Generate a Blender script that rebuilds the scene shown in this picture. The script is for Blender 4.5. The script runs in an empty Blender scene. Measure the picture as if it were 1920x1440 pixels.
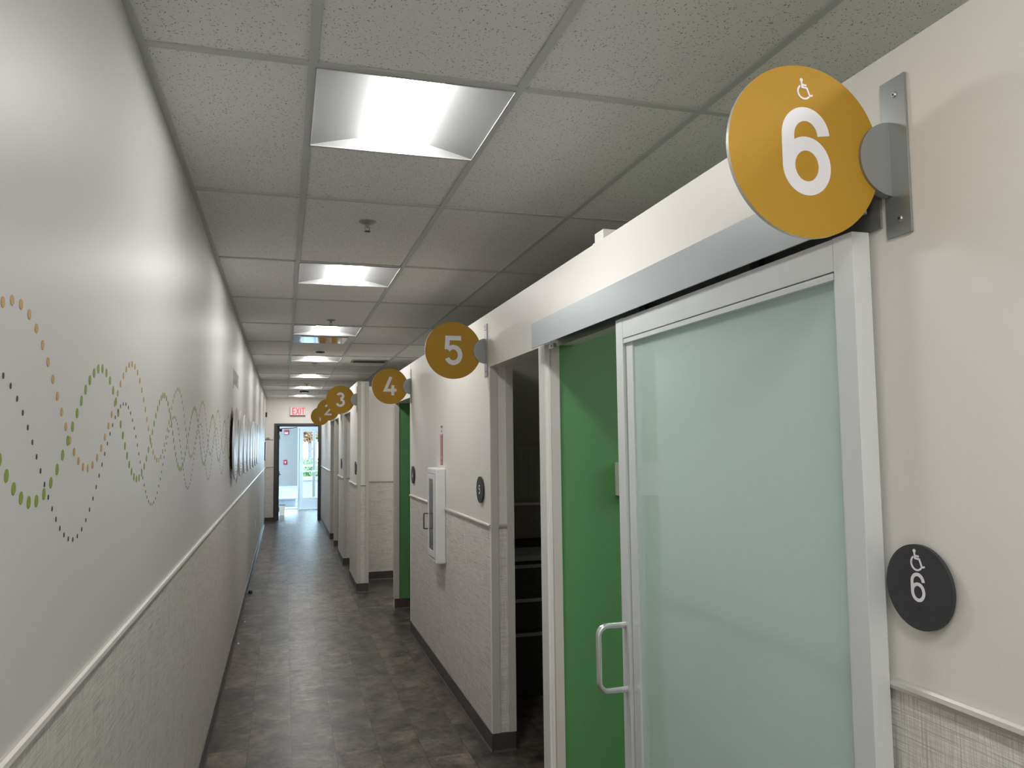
import bpy, math, random
from mathutils import Matrix, Vector
random.seed(7)
sc = bpy.context.scene
COL = sc.collection
PI = math.pi

# ------------------------------------------------------------------ camera
cd = bpy.data.cameras.new('camera'); cam = bpy.data.objects.new('camera', cd); COL.objects.link(cam)
cd.sensor_width = 36.0; cd.lens = 27.3037; cd.clip_start = .02; cd.clip_end = 200
RT = Vector((0.95957551, -0.28122045, -0.01139726)); UP = Vector((-0.01059141, -0.07654649, 0.99700976)); FW = Vector((0.28125195, 0.95658543, 0.07643066))
cam.matrix_world = Matrix(((RT.x, UP.x, -FW.x, .38384), (RT.y, UP.y, -FW.y, 0.0), (RT.z, UP.z, -FW.z, 1.65253), (0, 0, 0, 1)))
sc.camera = cam
# ------------------------------------------------------------------ view + world + key strengths
sc.view_settings.view_transform = 'Standard'; sc.view_settings.look = 'None'
sc.view_settings.gamma = 1.0; sc.view_settings.exposure = 1.52; sc.view_settings.use_curve_mapping = False
LENS = 12.5          # brightness of the ceiling light lenses
SKY = 7.0            # overcast daylight outside the far door
w = bpy.data.worlds.new('world'); sc.world = w; w.use_nodes = True
bg = w.node_tree.nodes['Background']; bg.inputs[0].default_value = (.58, .79, 1, 1); bg.inputs[1].default_value = SKY
sc.cycles.max_bounces = 9; sc.cycles.diffuse_bounces = 5; sc.cycles.sample_clamp_indirect = 6; sc.cycles.use_denoising = True
sc.cycles.caustics_reflective = False; sc.cycles.caustics_refractive = False

# ------------------------------------------------------------------ measures (metres)
HC = 2.72      # ceiling
HW = 2.385     # top of the partition walls
W1 = 1.4795    # corridor face of the near right wall
W2 = 1.19      # corridor face of the far right wall
YE = 17.97     # end wall
ZL = 2.08      # door head height
XR = 4.45      # far side of the rooms
Y0 = -2.1      # wall behind the camera
YV = 21.30     # outer doors
G0, GX, T = 2.1756, .4513, .6096

# ------------------------------------------------------------------ materials
def mat(name):
    m = bpy.data.materials.new(name); m.use_nodes = True
    return m, m.node_tree, m.node_tree.nodes['Principled BSDF']
def N(nt, t, **k):
    n = nt.nodes.new(t)
    for a, b in k.items():
        if a.startswith('i_'):
            n.inputs[int(a[2:]) if a[2:].isdigit() else a[2:].replace('_', ' ')].default_value = b
        else: setattr(n, a, b)
    return n
def plain(name, c, rough=.5, metal=0, spec=.5, bump=0, bscale=200, var=.04):
    m, nt, b = mat(name)
    b.inputs['Roughness'].default_value = rough; b.inputs['Metallic'].default_value = metal
    b.inputs['Specular IOR Level'].default_value = spec
    tc = N(nt, 'ShaderNodeTexCoord'); nz = N(nt, 'ShaderNodeTexNoise', i_Scale=9.0, i_Detail=3.0)
    nt.links.new(tc.outputs['Object'], nz.inputs['Vector'])
    mx = N(nt, 'ShaderNodeMix', data_type='RGBA'); nt.links.new(nz.outputs['Fac'], mx.inputs[0])
    mx.inputs[6].default_value = (*[max(0, x * (1 - var)) for x in c], 1); mx.inputs[7].default_value = (*[min(1, x * (1 + var)) for x in c], 1)
    nt.links.new(mx.outputs[2], b.inputs['Base Color'])
    if bump:
        n2 = N(nt, 'ShaderNodeTexNoise', i_Scale=float(bscale), i_Detail=2.0); nt.links.new(tc.outputs['Object'], n2.inputs['Vector'])
        bp = N(nt, 'ShaderNodeBump', i_Strength=bump, i_Distance=.002); nt.links.new(n2.outputs['Fac'], bp.inputs['Height'])
        nt.links.new(bp.outputs[0], b.inputs['Normal'])
    return m
def math_(nt, op, a, b=None, c=None):
    n = N(nt, 'ShaderNodeMath', operation=op)
    for i, v in enumerate((a, b, c)):
        if v is None: continue
        if isinstance(v, (int, float)): n.inputs[i].default_value = v
        else: nt.links.new(v, n.inputs[i])
    return n.outputs[0]
def mixc(nt, f, a, b):
    n = N(nt, 'ShaderNodeMix', data_type='RGBA')
    if isinstance(f, (int, float)): n.inputs[0].default_value = f
    else: nt.links.new(f, n.inputs[0])
    for i, v in ((6, a), (7, b)):
        if isinstance(v, tuple): n.inputs[i].default_value = (*v, 1)
        else: nt.links.new(v, n.inputs[i])
    return n.outputs[2]
def noise(nt, vec, sc_, scale, detail=2.0, rough=.5):
    mp = N(nt, 'ShaderNodeMapping'); mp.inputs['Scale'].default_value = sc_; nt.links.new(vec, mp.inputs[0])
    n = N(nt, 'ShaderNodeTexNoise', i_Scale=scale, i_Detail=detail, i_Roughness=rough); nt.links.new(mp.outputs[0], n.inputs['Vector'])
    return n.outputs['Fac']
def ramp(nt, v, a, b):
    n = N(nt, 'ShaderNodeMapRange'); n.inputs[1].default_value = a; n.inputs[2].default_value = b; nt.links.new(v, n.inputs[0])
    return n.outputs[0]

def wall_material(name, paint, cover, rough, zr=1.197, covered=True, bumps=.12, spec=.5):
    """Painted above the rail, woven vinyl wallcovering below it."""
    m, nt, b = mat(name)
    geo = N(nt, 'ShaderNodeNewGeometry'); P = geo.outputs['Position']
    sep = N(nt, 'ShaderNodeSeparateXYZ'); nt.links.new(P, sep.inputs[0])
    pn = noise(nt, P, (1, 1, 1), 1.3)
    col = mixc(nt, pn, tuple(x * .985 for x in paint), tuple(min(1, x * 1.015) for x in paint))
    op = noise(nt, P, (1, 1, 1), 160, 1.0)
    hgt = math_(nt, 'MULTIPLY', op, .35)
    if covered:
        low = math_(nt, 'LESS_THAN', sep.outputs[2], zr)
        h1 = ramp(nt, noise(nt, P, (14, 14, 800), 1.0), .40, .56)
        h2 = ramp(nt, noise(nt, P, (7, 7, 330), 1.0, 0.0), .30, .40)
        v1 = ramp(nt, noise(nt, P, (800, 800, 16), 1.0), .40, .56)
        v2 = ramp(nt, noise(nt, P, (300, 300, 8), 1.0, 0.0), .28, .38)
        a = math_(nt, 'MULTIPLY', math_(nt, 'ADD', math_(nt, 'MULTIPLY', h1, .5), .5), math_(nt, 'ADD', math_(nt, 'MULTIPLY', h2, .7), .3))
        c = math_(nt, 'MULTIPLY', math_(nt, 'ADD', math_(nt, 'MULTIPLY', v1, .5), .5), math_(nt, 'ADD', math_(nt, 'MULTIPLY', v2, .6), .4))
        wv = math_(nt, 'MULTIPLY', a, c)
        cc = mixc(nt, wv, tuple(x * .56 for x in cover), tuple(min(.95, x * 1.1) for x in cover))
        col = mixc(nt, low, col, cc)
        hm = N(nt, 'ShaderNodeMix', data_type='FLOAT'); nt.links.new(low, hm.inputs[0]); nt.links.new(hgt, hm.inputs[2]); nt.links.new(wv, hm.inputs[3])
        hgt = hm.outputs[0]
        rr = N(nt, 'ShaderNodeMix', data_type='FLOAT'); nt.links.new(low, rr.inputs[0]); rr.inputs[2].default_value = rough; rr.inputs[3].default_value = .55
        nt.links.new(rr.outputs[0], b.inputs['Roughness'])
    else: b.inputs['Roughness'].default_value = rough
    b.inputs['Specular IOR Level'].default_value = spec
    nt.links.new(col, b.inputs['Base Color'])
    bp = N(nt, 'ShaderNodeBump', i_Strength=bumps, i_Distance=.0008); nt.links.new(hgt, bp.inputs['Height']); nt.links.new(bp.outputs[0], b.inputs['Normal'])
    return m

M = {}
PAINT = (.85, .825, .785)
COVER = (.89, .85, .80)
M['wall'] = wall_material('eggshell_wall', PAINT, COVER, .42)
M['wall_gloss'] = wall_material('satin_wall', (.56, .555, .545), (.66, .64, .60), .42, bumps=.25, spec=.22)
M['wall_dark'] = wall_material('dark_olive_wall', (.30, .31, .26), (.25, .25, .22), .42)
M['trim_paint'] = plain('trim_paint', (.62, .60, .565), .45)
M['jamb_white'] = plain('jamb_white', (.86, .85, .83), .35)
M['rail'] = plain('rail_metal', (.66, .64, .61), .28, .35)
M['green'] = plain('green_paint', (.10, .30, .105), .5, bump=.15, bscale=160)
M['base'] = plain('base_rubber', (.075, .066, .066), .45)
M['grid'] = plain('grid_white', (.55, .56, .56), .5)
M['alu'] = plain('satin_aluminium', (.76, .80, .81), .38, .12, var=.02)
M['alu_cover'] = plain('track_cover_aluminium', (.50, .55, .58), .36, .15, var=.02)
M['steel'] = plain('brushed_steel', (.34, .355, .355), .36, .6)
M['chrome'] = plain('pull_metal', (.80, .81, .82), .22, .9)
M['ochre'] = plain('ochre_face', (.50, .285, .028), .62, spec=.3, var=.02)
M['edge'] = plain('disc_edge', (.80, .80, .78), .35, .3)
M['white'] = plain('white_letter', (.88, .88, .93), .5, var=.01)
M['plastic'] = plain('white_plastic', (.86, .87, .87), .35, var=.01)
M['plaque'] = plain('charcoal_plaque', (.042, .044, .05), .5)
M['dark'] = plain('dark_metal', (.035, .034, .033), .4, .3)
M['bronze'] = plain('dark_bronze_frame', (.075, .07, .065), .4, .2)
M['black'] = plain('black', (.012, .012, .013), .5)
M['red'] = plain('red_paint', (.45, .02, .04), .4)
M['pink'] = plain('decal_red', (.42, .035, .07), .4)
M['bowl'] = plain('light_reflector_grey', (.42, .43, .43), .55, var=.01)
M['white_frame'] = plain('storefront_white', (.66, .70, .72), .4, .2)
M['panel'] = plain('pale_infill', (.36, .37, .35), .4)
M['counter'] = plain('grey_counter', (.30, .32, .29), .35)
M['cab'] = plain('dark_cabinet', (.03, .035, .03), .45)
M['concrete'] = plain('concrete', (.26, .29, .33), .8, bump=.3, bscale=30, var=.12)
M['asphalt'] = plain('pavement', (.16, .165, .17), .9, var=.15)
M['leaf'] = plain('leaf', (.05, .11, .02), .6, var=.4)
M['autumn'] = plain('autumn_leaf', (.22, .11, .05), .6, var=.3)
M['bark'] = plain('bark', (.10, .09, .08), .8, var=.3)
M['d_ochre'] = plain('dot_ochre', (.48, .30, .10), .5)
M['d_green'] = plain('dot_green', (.21, .30, .03), .5)
M['d_dark'] = plain('dot_dark', (.03, .03, .04), .45)
M['l_grey'] = plain('letter_grey', (.40, .40, .385), .45)
M['tan'] = plain('tan_card', (.35, .31, .25), .7)
M['fire'] = plain('mirror_panel', (.75, .75, .75), .08, 1.0)
M['wire'] = plain('white_putty', (.8, .8, .76), .7)

def emis(name, c, s):
    m, nt, b = mat(name); b.inputs['Base Color'].default_value = (.5, .05, .05, 1) if 'exit' in name else (.8, .8, .8, 1)
    b.inputs['Emission Color'].default_value = (*c, 1); b.inputs['Emission Strength'].default_value = s
    return m
M['lens'] = emis('light_lens', (1.0, .985, .95), LENS)
M['exit_red'] = emis('exit_letters', (1.0, .05, .08), .5)

# frosted glass
m, nt, b = mat('frosted_glass'); M['frost'] = m
out = nt.nodes['Material Output']
b.inputs['Base Color'].default_value = (.86, .99, .97, 1); b.inputs['Roughness'].default_value = .32
tr = N(nt, 'ShaderNodeBsdfTransparent'); tr.inputs[0].default_value = (.93, .985, .98, 1)
tl = N(nt, 'ShaderNodeBsdfTranslucent'); tl.inputs[0].default_value = (.85, .95, .92, 1)
m1 = N(nt, 'ShaderNodeMixShader'); m1.inputs[0].default_value = .25; nt.links.new(tr.outputs[0], m1.inputs[1]); nt.links.new(tl.outputs[0], m1.inputs[2])
m2 = N(nt, 'ShaderNodeMixShader'); m2.inputs[0].default_value = .36; nt.links.new(m1.outputs[0], m2.inputs[1]); nt.links.new(b.outputs[0], m2.inputs[2])
nt.links.new(m2.outputs[0], out.inputs[0])
# clear glass
m, nt, b = mat('clear_glass'); M['glass'] = m
out = nt.nodes['Material Output']
tr = N(nt, 'ShaderNodeBsdfTransparent'); tr.inputs[0].default_value = (.93, .97, .96, 1)
gl = N(nt, 'ShaderNodeBsdfGlossy'); gl.inputs['Roughness'].default_value = .03
m1 = N(nt, 'ShaderNodeMixShader'); m1.inputs[0].default_value = .08; nt.links.new(tr.outputs[0], m1.inputs[1]); nt.links.new(gl.outputs[0], m1.inputs[2])
nt.links.new(m1.outputs[0], out.inputs[0])

# ceiling tile: fissured mineral fibre
m, nt, b = mat('fissured_tile'); M['tile'] = m
geo = N(nt, 'ShaderNodeNewGeometry'); P = geo.outputs['Position']
acc = None
for ang, s1, s2, th in ((.2, 60, 230, .17), (1.35, 55, 220, .17), (2.3, 62, 240, .165), (.8, 170, 170, .11)):
    mp = N(nt, 'ShaderNodeMapping'); mp.inputs['Rotation'].default_value = (0, 0, ang); nt.links.new(P, mp.inputs[0])
    wn = N(nt, 'ShaderNodeTexNoise', i_Scale=60.0, i_Detail=1.0); nt.links.new(mp.outputs[0], wn.inputs['Vector'])
    ad = N(nt, 'ShaderNodeVectorMath', operation='MULTIPLY_ADD'); ad.inputs[1].default_value = (.006, .006, 0)
    nt.links.new(wn.outputs['Color'], ad.inputs[0]); nt.links.new(mp.outputs[0], ad.inputs[2])
    m3 = N(nt, 'ShaderNodeMapping'); m3.inputs['Scale'].default_value = (s1, s2, 0); nt.links.new(ad.outputs[0], m3.inputs[0])
    vo = N(nt, 'ShaderNodeTexVoronoi', i_Scale=1.0); nt.links.new(m3.outputs[0], vo.inputs['Vector'])
    sepc = N(nt, 'ShaderNodeSeparateColor'); nt.links.new(vo.outputs['Color'], sepc.inputs[0])
    keep = math_(nt, 'LESS_THAN', sepc.outputs[0], .42)
    sz = math_(nt, 'MULTIPLY', math_(nt, 'ADD', sepc.outputs[1], .35), th * 1.15)
    hole = math_(nt, 'MULTIPLY', math_(nt, 'LESS_THAN', vo.outputs['Distance'], sz), keep)
    acc = hole if acc is None else math_(nt, 'MAXIMUM', acc, hole)
base_c = mixc(nt, noise(nt, P, (1, 1, 1), 400, 2.0), (.76, .75, .735), (.86, .85, .835))
nt.links.new(mixc(nt, math_(nt, 'MULTIPLY', acc, .85), base_c, (.08, .075, .07)), b.inputs['Base Color'])
b.inputs['Roughness'].default_value = .85; b.inputs['Specular IOR Level'].default_value = .2

# floor planks
m, nt, b = mat('weathered_planks'); M['floor'] = m
geo = N(nt, 'ShaderNodeNewGeometry'); P = geo.outputs['Position']
sep = N(nt, 'ShaderNodeSeparateXYZ'); nt.links.new(P, sep.inputs[0])
cmb = N(nt, 'ShaderNodeCombineXYZ'); nt.links.new(sep.outputs[1], cmb.inputs[0]); nt.links.new(math_(nt, 'ADD', sep.outputs[0], .015 + 2.29), cmb.inputs[1])
def brick(c1, c2, mo, ms):
    br = N(nt, 'ShaderNodeTexBrick', offset=.37, offset_frequency=3, squash=1.0)
    br.inputs['Color1'].default_value = c1; br.inputs['Color2'].default_value = c2; br.inputs['Mortar'].default_value = mo
    br.inputs['Scale'].default_value = 1.0; br.inputs['Mortar Size'].default_value = ms; br.inputs['Mortar Smooth'].default_value = .2
    br.inputs['Brick Width'].default_value = 1.16; br.inputs['Row Height'].default_value = .229; br.inputs['Bias'].default_value = 0
    nt.links.new(cmb.outputs[0], br.inputs['Vector']); return br
br = brick((0, 0, 0, 1), (1, 1, 1, 1), (.5, .5, .5, 1), .0)
br2 = brick((1, 1, 1, 1), (1, 1, 1, 1), (0, 0, 0, 1), .0016)
bw = N(nt, 'ShaderNodeRGBToBW'); nt.links.new(br.outputs['Color'], bw.inputs[0])
# per-plank shift of the grain
off = N(nt, 'ShaderNodeVectorMath', operation='MULTIPLY_ADD'); nt.links.new(br.outputs['Color'], off.inputs[0]); off.inputs[1].default_value = (17.3, 9.1, 5.7); nt.links.new(P, off.inputs[2])
V = off.outputs[0]
blot = ramp(nt, noise(nt, V, (1, .7, 1), 7.0, 10.0, .68), .36, .62)
streak = ramp(nt, noise(nt, V, (6, 12, 1), 3.0, 8.0, .66), .36, .62)
grain = ramp(nt, noise(nt, V, (60, 5, 1), 3.0, 4.0), .34, .66)
c1 = mixc(nt, blot, (.052, .040, .033), (.30, .24, .195))
c2 = mixc(nt, blot, (.028, .029, .026), (.125, .12, .105))
c = mixc(nt, bw.outputs[0], c1, c2)
c = mixc(nt, math_(nt, 'MULTIPLY', math_(nt, 'SUBTRACT', 1.0, streak), .38), c, (.055, .047, .042))
c = mixc(nt, math_(nt, 'MULTIPLY', math_(nt, 'SUBTRACT', 1.0, grain), .30), c, (.05, .047, .044))
pale = ramp(nt, noise(nt, V, (1, 1.4, 1), 4.5, 10.0, .7), .54, .66)
c = mixc(nt, math_(nt, 'MULTIPLY', pale, .45), c, (.31, .275, .24))
knots = ramp(nt, noise(nt, V, (14, 30, 1), 2.4, 2.0), .66, .72)
c = mixc(nt, math_(nt, 'MULTIPLY', knots, .6), c, (.07, .065, .06))
bw2 = N(nt, 'ShaderNodeRGBToBW'); nt.links.new(br2.outputs['Color'], bw2.inputs[0])
c = mixc(nt, math_(nt, 'MULTIPLY', math_(nt, 'SUBTRACT', 1.0, bw2.outputs[0]), .8), c, (.025, .022, .02))
nt.links.new(c, b.inputs['Base Color']); 
rg = N(nt, 'ShaderNodeMapRange'); nt.links.new(streak, rg.inputs[0]); rg.inputs[3].default_value = .37; rg.inputs[4].default_value = .28; b.inputs['Specular IOR Level'].default_value = .28
nt.links.new(rg.outputs[0], b.inputs['Roughness'])
bp = N(nt, 'ShaderNodeBump', i_Strength=.2, i_Distance=.001)
nt.links.new(math_(nt, 'ADD', math_(nt, 'MULTIPLY', grain, .4), streak), bp.inputs['Height']); nt.links.new(bp.outputs[0], b.inputs['Normal'])

# ------------------------------------------------------------------ mesh helpers
class MB:
    def __init__(s): s.v = []; s.f = []; s.m = []; s.sm = []
    def add(s, vs, fs, mi=0, smooth=False):
        o = len(s.v); s.v += [tuple(v) for v in vs]
        for f in fs: s.f.append([i + o for i in f]); s.m.append(mi); s.sm.append(smooth)
        return s
    def box(s, x0, x1, y0, y1, z0, z1, mi=0):
        v = [(x0, y0, z0), (x1, y0, z0), (x1, y1, z0), (x0, y1, z0), (x0, y0, z1), (x1, y0, z1), (x1, y1, z1), (x0, y1, z1)]
        return s.add(v, [(0, 3, 2, 1), (4, 5, 6, 7), (0, 1, 5, 4), (1, 2, 6, 5), (2, 3, 7, 6), (3, 0, 4, 7)], mi)
    def prism(s, poly, fn, h, mi=0, side=None, smooth=False):
        """poly: 2-D outline; fn(u, v, w) -> 3-D; extruded w = 0..h"""
        n = len(poly); vs = [fn(a, b, 0) for a, b in poly] + [fn(a, b, h) for a, b in poly]
        s.add(vs, [list(range(n - 1, -1, -1)), list(range(n, 2 * n))], mi)
        s.add(vs, [(i, (i + 1) % n, n + (i + 1) % n, n + i) for i in range(n)], mi if side is None else side, smooth)
        return s
    def disc(s, r, fn, h, mi=0, side=None, n=64, cx=0, cy=0, a0=0, a1=2 * PI):
        full = abs(a1 - a0 - 2 * PI) < 1e-6
        k = n if full else n + 1
        return s.prism([(cx + r * math.cos(a0 + (a1 - a0) * i / n), cy + r * math.sin(a0 + (a1 - a0) * i / n)) for i in range(k)], fn, h, mi, side)
    def ribbon(s, pts, wd, fn, h, mi=0, closed=False):
        """flat stroke of constant width with mitred joints, thickness h"""
        n = len(pts); L = []; R = []
        for i in range(n):
            if closed: a, b_ = pts[i - 1], pts[(i + 1) % n]
            else: a, b_ = pts[max(i - 1, 0)], pts[min(i + 1, n - 1)]
            p = pts[i]
            d1 = Vector((p[0] - a[0], p[1] - a[1])); d2 = Vector((b_[0] - p[0], b_[1] - p[1]))
            if d1.length < 1e-9: d1 = d2
            if d2.length < 1e-9: d2 = d1
            d1.normalize(); d2.normalize(); d = (d1 + d2)
            if d.length < 1e-6: d = d1
            d.normalize(); nrm = Vector((-d.y, d.x)); k = 1 / max(.35, abs(nrm.dot(Vector((-d1.y, d1.x)))))
            L.append((p[0] + nrm.x * wd / 2 * k, p[1] + nrm.y * wd / 2 * k)); R.append((p[0] - nrm.x * wd / 2 * k, p[1] - nrm.y * wd / 2 * k))
        m_ = n if closed else n - 1
        for i in range(m_):
            j = (i + 1) % n
            s.prism([L[i], R[i], R[j], L[j]], fn, h, mi)
        return s
    def tube(s, pts, r, mi=0, n=14, cap=True, smooth=True):
        pts = [Vector(p) for p in pts]; rings = []; prev = None
        rs = r if isinstance(r, (list, tuple)) else [r] * len(pts)
        for i, p in enumerate(pts):
            t = (pts[min(i + 1, len(pts) - 1)] - pts[max(i - 1, 0)]).normalized()
            if prev is None:
                a = Vector((0, 0, 1)) if abs(t.z) < .9 else Vector((1, 0, 0)); u = t.cross(a).normalized()
            else: u = (prev - t * prev.dot(t)).normalized()
            prev = u; v = t.cross(u)
            rings.append([p + (u * math.cos(2 * PI * k / n) + v * math.sin(2 * PI * k / n)) * rs[i] for k in range(n)])
        vs = [v for r_ in rings for v in r_]
        fs = [(i * n + k, i * n + (k + 1) % n, (i + 1) * n + (k + 1) % n, (i + 1) * n + k) for i in range(len(pts) - 1) for k in range(n)]
        s.add(vs, fs, mi, smooth)
        if cap: s.add(vs, [list(range(n - 1, -1, -1)), [len(vs) - n + k for k in range(n)]], mi)
        return s
    def lathe(s, prof, c=(0, 0, 0), mi=0, n=32, smooth=True):
        vs = [(c[0] + r * math.cos(2 * PI * k / n), c[1] + r * math.sin(2 * PI * k / n), c[2] + z) for r, z in prof for k in range(n)]
        return s.add(vs, [(i * n + k, i * n + (k + 1) % n, (i + 1) * n + (k + 1) % n, (i + 1) * n + k) for i in range(len(prof) - 1) for k in range(n)], mi, smooth)
    def build(s, name, mats, parent=None, loc=(0, 0, 0), bevel=0, seg=2):
        me = bpy.data.meshes.new(name); me.from_pydata(s.v, [], s.f)
        for i, p in enumerate(me.polygons): p.material_index = s.m[i]; p.use_smooth = s.sm[i]
        for m_ in (mats if isinstance(mats, (list, tuple)) else [mats]): me.materials.append(M[m_])
        me.update()
        o = bpy.data.objects.new(name, me); COL.objects.link(o); o.location = loc
        if parent: o.parent = parent
        if bevel:
            b_ = o.modifiers.new('bevel', 'BEVEL'); b_.width = bevel; b_.segments = seg; b_.limit_method = 'ANGLE'; b_.angle_limit = math.radians(50)
        return o
def tag(o, label=None, cat=None, group=None, kind=None):
    if label: o['label'] = label
    if cat: o['category'] = cat
    if group: o['group'] = group
    if kind: o['kind'] = kind
    return o
def thing(name, label, cat, loc=(0, 0, 0), group=None, rz=0):
    o = bpy.data.objects.new(name, None); COL.objects.link(o); o.location = loc; o.rotation_euler.z = rz; o.empty_display_size = .1
    return tag(o, label, cat, group)
def struct(o, label=None, cat=None): return tag(o, label, cat, kind='structure')
def copy_tree(o, parent=None):
    c_ = o.copy(); COL.objects.link(c_)
    if parent: c_.parent = parent
    for ch in list(o.children): copy_tree(ch, c_)
    return c_
def arc(cx, cy, rx, ry, a0, a1, n=24): return [(cx + rx * math.cos(math.radians(a0 + (a1 - a0) * i / n)), cy + ry * math.sin(math.radians(a0 + (a1 - a0) * i / n))) for i in range(n + 1)]

# ------------------------------------------------------------------ glyphs (unit height, centred)
def glyph(ch, t):
    k = .5 - t / 2; w = .31 - t / 2
    if ch == '6': return [(arc(0, -.1675, w, .3325 - t / 2, 0, 360, 40)[:-1], True), ([(w, .19)] + arc(0, .17, w, .33 - t / 2, 8, 180, 20) + [(-w, -.1675)], False)]
    if ch == '5': return [([(.27, k), (-.2, k), (-.225, .06 - t * .2)], False), (arc(-.005, -.155, w + .005, .345 - t / 2, 140, -155, 30), False)]
    if ch == '4': return [([(.05, k + t / 2), (-.26, -.22), (.36, -.22)], False), ([(.15, .06), (.15, -.5)], False)]
    if ch == '3': return [(arc(-.01, .245, w - .04, .255 - t / 2, 160, -90, 24), False), (arc(-.01, -.215, w, .285 - t / 2, 90, -165, 26), False)]
    if ch == '2': return [(arc(0, .2, w - .01, .3 - t / 2, 165, -38, 22) + [(-.24, -k)], False), ([(-.31, -k), (.31, -k)], False)]
    if ch == '1': return [([(-.16, .3), (.02, .42), (.02, -.5)], False)]
ISA = [([(-.12, .36), (-.09, .08), (.16, .06), (.30, -.30), (.46, -.26)], False), ([(-.10, .20), (.14, .18)], False), (arc(.0, -.13, .33, .33, 125, 320, 26), False)]
def put_glyph(mb, ch, size, t, fn, h, cx=0, cy=0):
    for i, (pts, cl) in enumerate(glyph(ch, t)): mb.ribbon([(cx + a * size, cy + b_ * size) for a, b_ in pts], t * size, fn, h + .00015 * i, closed=cl)
def put_isa(mb, size, fn, h, cx=0, cy=0):
    for i, (pts, cl) in enumerate(ISA): mb.ribbon([(cx + a * size, cy + b_ * size) for a, b_ in pts], .085 * size, fn, h + .0001 * (i + 1), closed=cl)
    mb.disc(.085 * size, fn, h, cx=cx - .12 * size, cy=cy + .42 * size, n=20)

# ================================================================== THE SHELL
mb = MB(); mb.box(-.3, XR + .1, Y0 - .1, YV, -.1, 0)
struct(mb.build('floor', 'floor'))
# ceiling panels with openings for the lights and the return grille
LIGHT_Y = [G0 + 4 * T * k for k in range(-1, 7)]
RET_Y = LIGHT_Y[3] + T
xs = [0, GX] + [GX + T * k for k in range(1, 7)] + [XR]
mb = MB(); gr = MB()
zt = HC + .007; hb = .012
lines = []
y = G0 - 4 * T * 3
EXTRA = {1: [LIGHT_Y[0] - 2 * T], 3: [LIGHT_Y[0], LIGHT_Y[0] - 2 * T], 4: [G0 + 10 * T], 5: [LIGHT_Y[0], LIGHT_Y[0] - 2 * T], 6: [G0 - 2 * T]}   # openings for the room lights and the added fill lights behind the camera
rows_full = []
while y < YE: rows_full.append(y); y += 2 * T
for ci in range(len(xs) - 1):
    x0, x1 = xs[ci], xs[ci + 1]
    ys = [v for v in rows_full if v > Y0]
    if ci == 1:
        e = [Y0]; holes = []
        for ly in LIGHT_Y + [LIGHT_Y[-1] + 4 * T]:
            e += [ly, ly + T, ly + 2 * T]
        e = sorted(set(round(v, 5) for v in e if Y0 <= v < YE)) + [YE]
    else: e = [Y0] + ys + [YE]
    if ci in EXTRA: e = sorted(set([round(v, 5) for v in e] + [round(q + d, 5) for q in EXTRA[ci] for d in (0, T)]))
    for a, b_ in zip(e[:-1], e[1:]):
        if ci in EXTRA and any(abs(a - q) < .02 for q in EXTRA[ci]): continue
        if ci == 1 and any(abs(a - q) < .02 for q in LIGHT_Y) : continue
        if ci == 1 and abs(a - RET_Y) < .02: continue
        mb.add([(x0, a, zt), (x0, b_, zt), (x1, b_, zt), (x1, a, zt)], [(0, 1, 2, 3)])
    for v in e[1:-1]: gr.box(x0 + (hb if ci else .02), x1 - hb, v - hb, v + hb, HC, zt - .0005)
mb.box(-.2, XR + .1, Y0, YV, HC + .16, HC + .3)  # unseen slab added above the panels to block the outside light
struct(mb.build('ceiling', 'tile'))
for x in xs[1:-1]: gr.box(x - hb, x + hb, Y0, YE, HC, zt - .0005)
gr.box(0, .02, Y0, YE, HC, zt); 
struct(gr.build('trim_1', 'grid'))

# outer boxes
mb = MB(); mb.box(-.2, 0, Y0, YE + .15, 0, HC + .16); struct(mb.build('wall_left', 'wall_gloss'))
mb = MB(); mb.box(-.2, XR + .1, Y0 - .15, Y0, 0, HC + .16); struct(mb.build('wall_back', 'wall'))
mb = MB(); mb.box(XR, XR + .15, Y0, YE + .15, 0, HC + .16); struct(mb.build('wall_far_side', 'wall'))
# near right wall (corridor line x = W1)
XI = W1 + .13
mb = MB()
for y0, y1, z0 in ((.1, 2.16, 0), (2.16, 3.19, ZL), (3.19, 3.285, 0), (3.285, 4.165, ZL), (4.165, 6.995, 0), (6.995, 8.02, ZL), (8.02, 8.11, 0)):
    mb.box(W1, XI, y0, y1, z0, HW)
struct(mb.build('wall_right', 'wall'))
# far right wall (x = W2), with the column end, openings of the last rooms
XJ = W2 + .13
mb = MB()
for y0, y1, z0 in ((9.03, 10.03, 0), (10.03, 11.10, ZL), (11.10, 12.2, 0), (12.2, 13.2, ZL), (13.2, 13.29, 0), (13.29, 14.3, ZL), (14.3, YE, 0)):
    mb.box(W2, XJ, y0, y1, z0, HW)
struct(mb.build('wall_right', 'wall'))
# lintel between the two wall lines
mb = MB(); mb.box(W1, XI, 8.11, 9.9, ZL + .3, HW)
# partitions between rooms
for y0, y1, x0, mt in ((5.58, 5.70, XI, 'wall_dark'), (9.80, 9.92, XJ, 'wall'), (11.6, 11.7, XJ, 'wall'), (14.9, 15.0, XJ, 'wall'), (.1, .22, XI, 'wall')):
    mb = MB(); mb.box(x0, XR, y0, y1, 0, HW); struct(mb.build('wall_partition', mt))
# green accent partitions: green on the near face, paint elsewhere
for y0, y1, x0 in ((3.19, 3.285, W1 + .05), (8.02, 8.11, W1 + .045), (13.2, 13.29, W2 + .06)):
    mb = MB(); mb.box(x0, XR, y0 - .004, y1, 0, HW - .001)
    mb.m[2] = 1
    struct(mb.build('wall_green', ['wall', 'green']))
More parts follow.
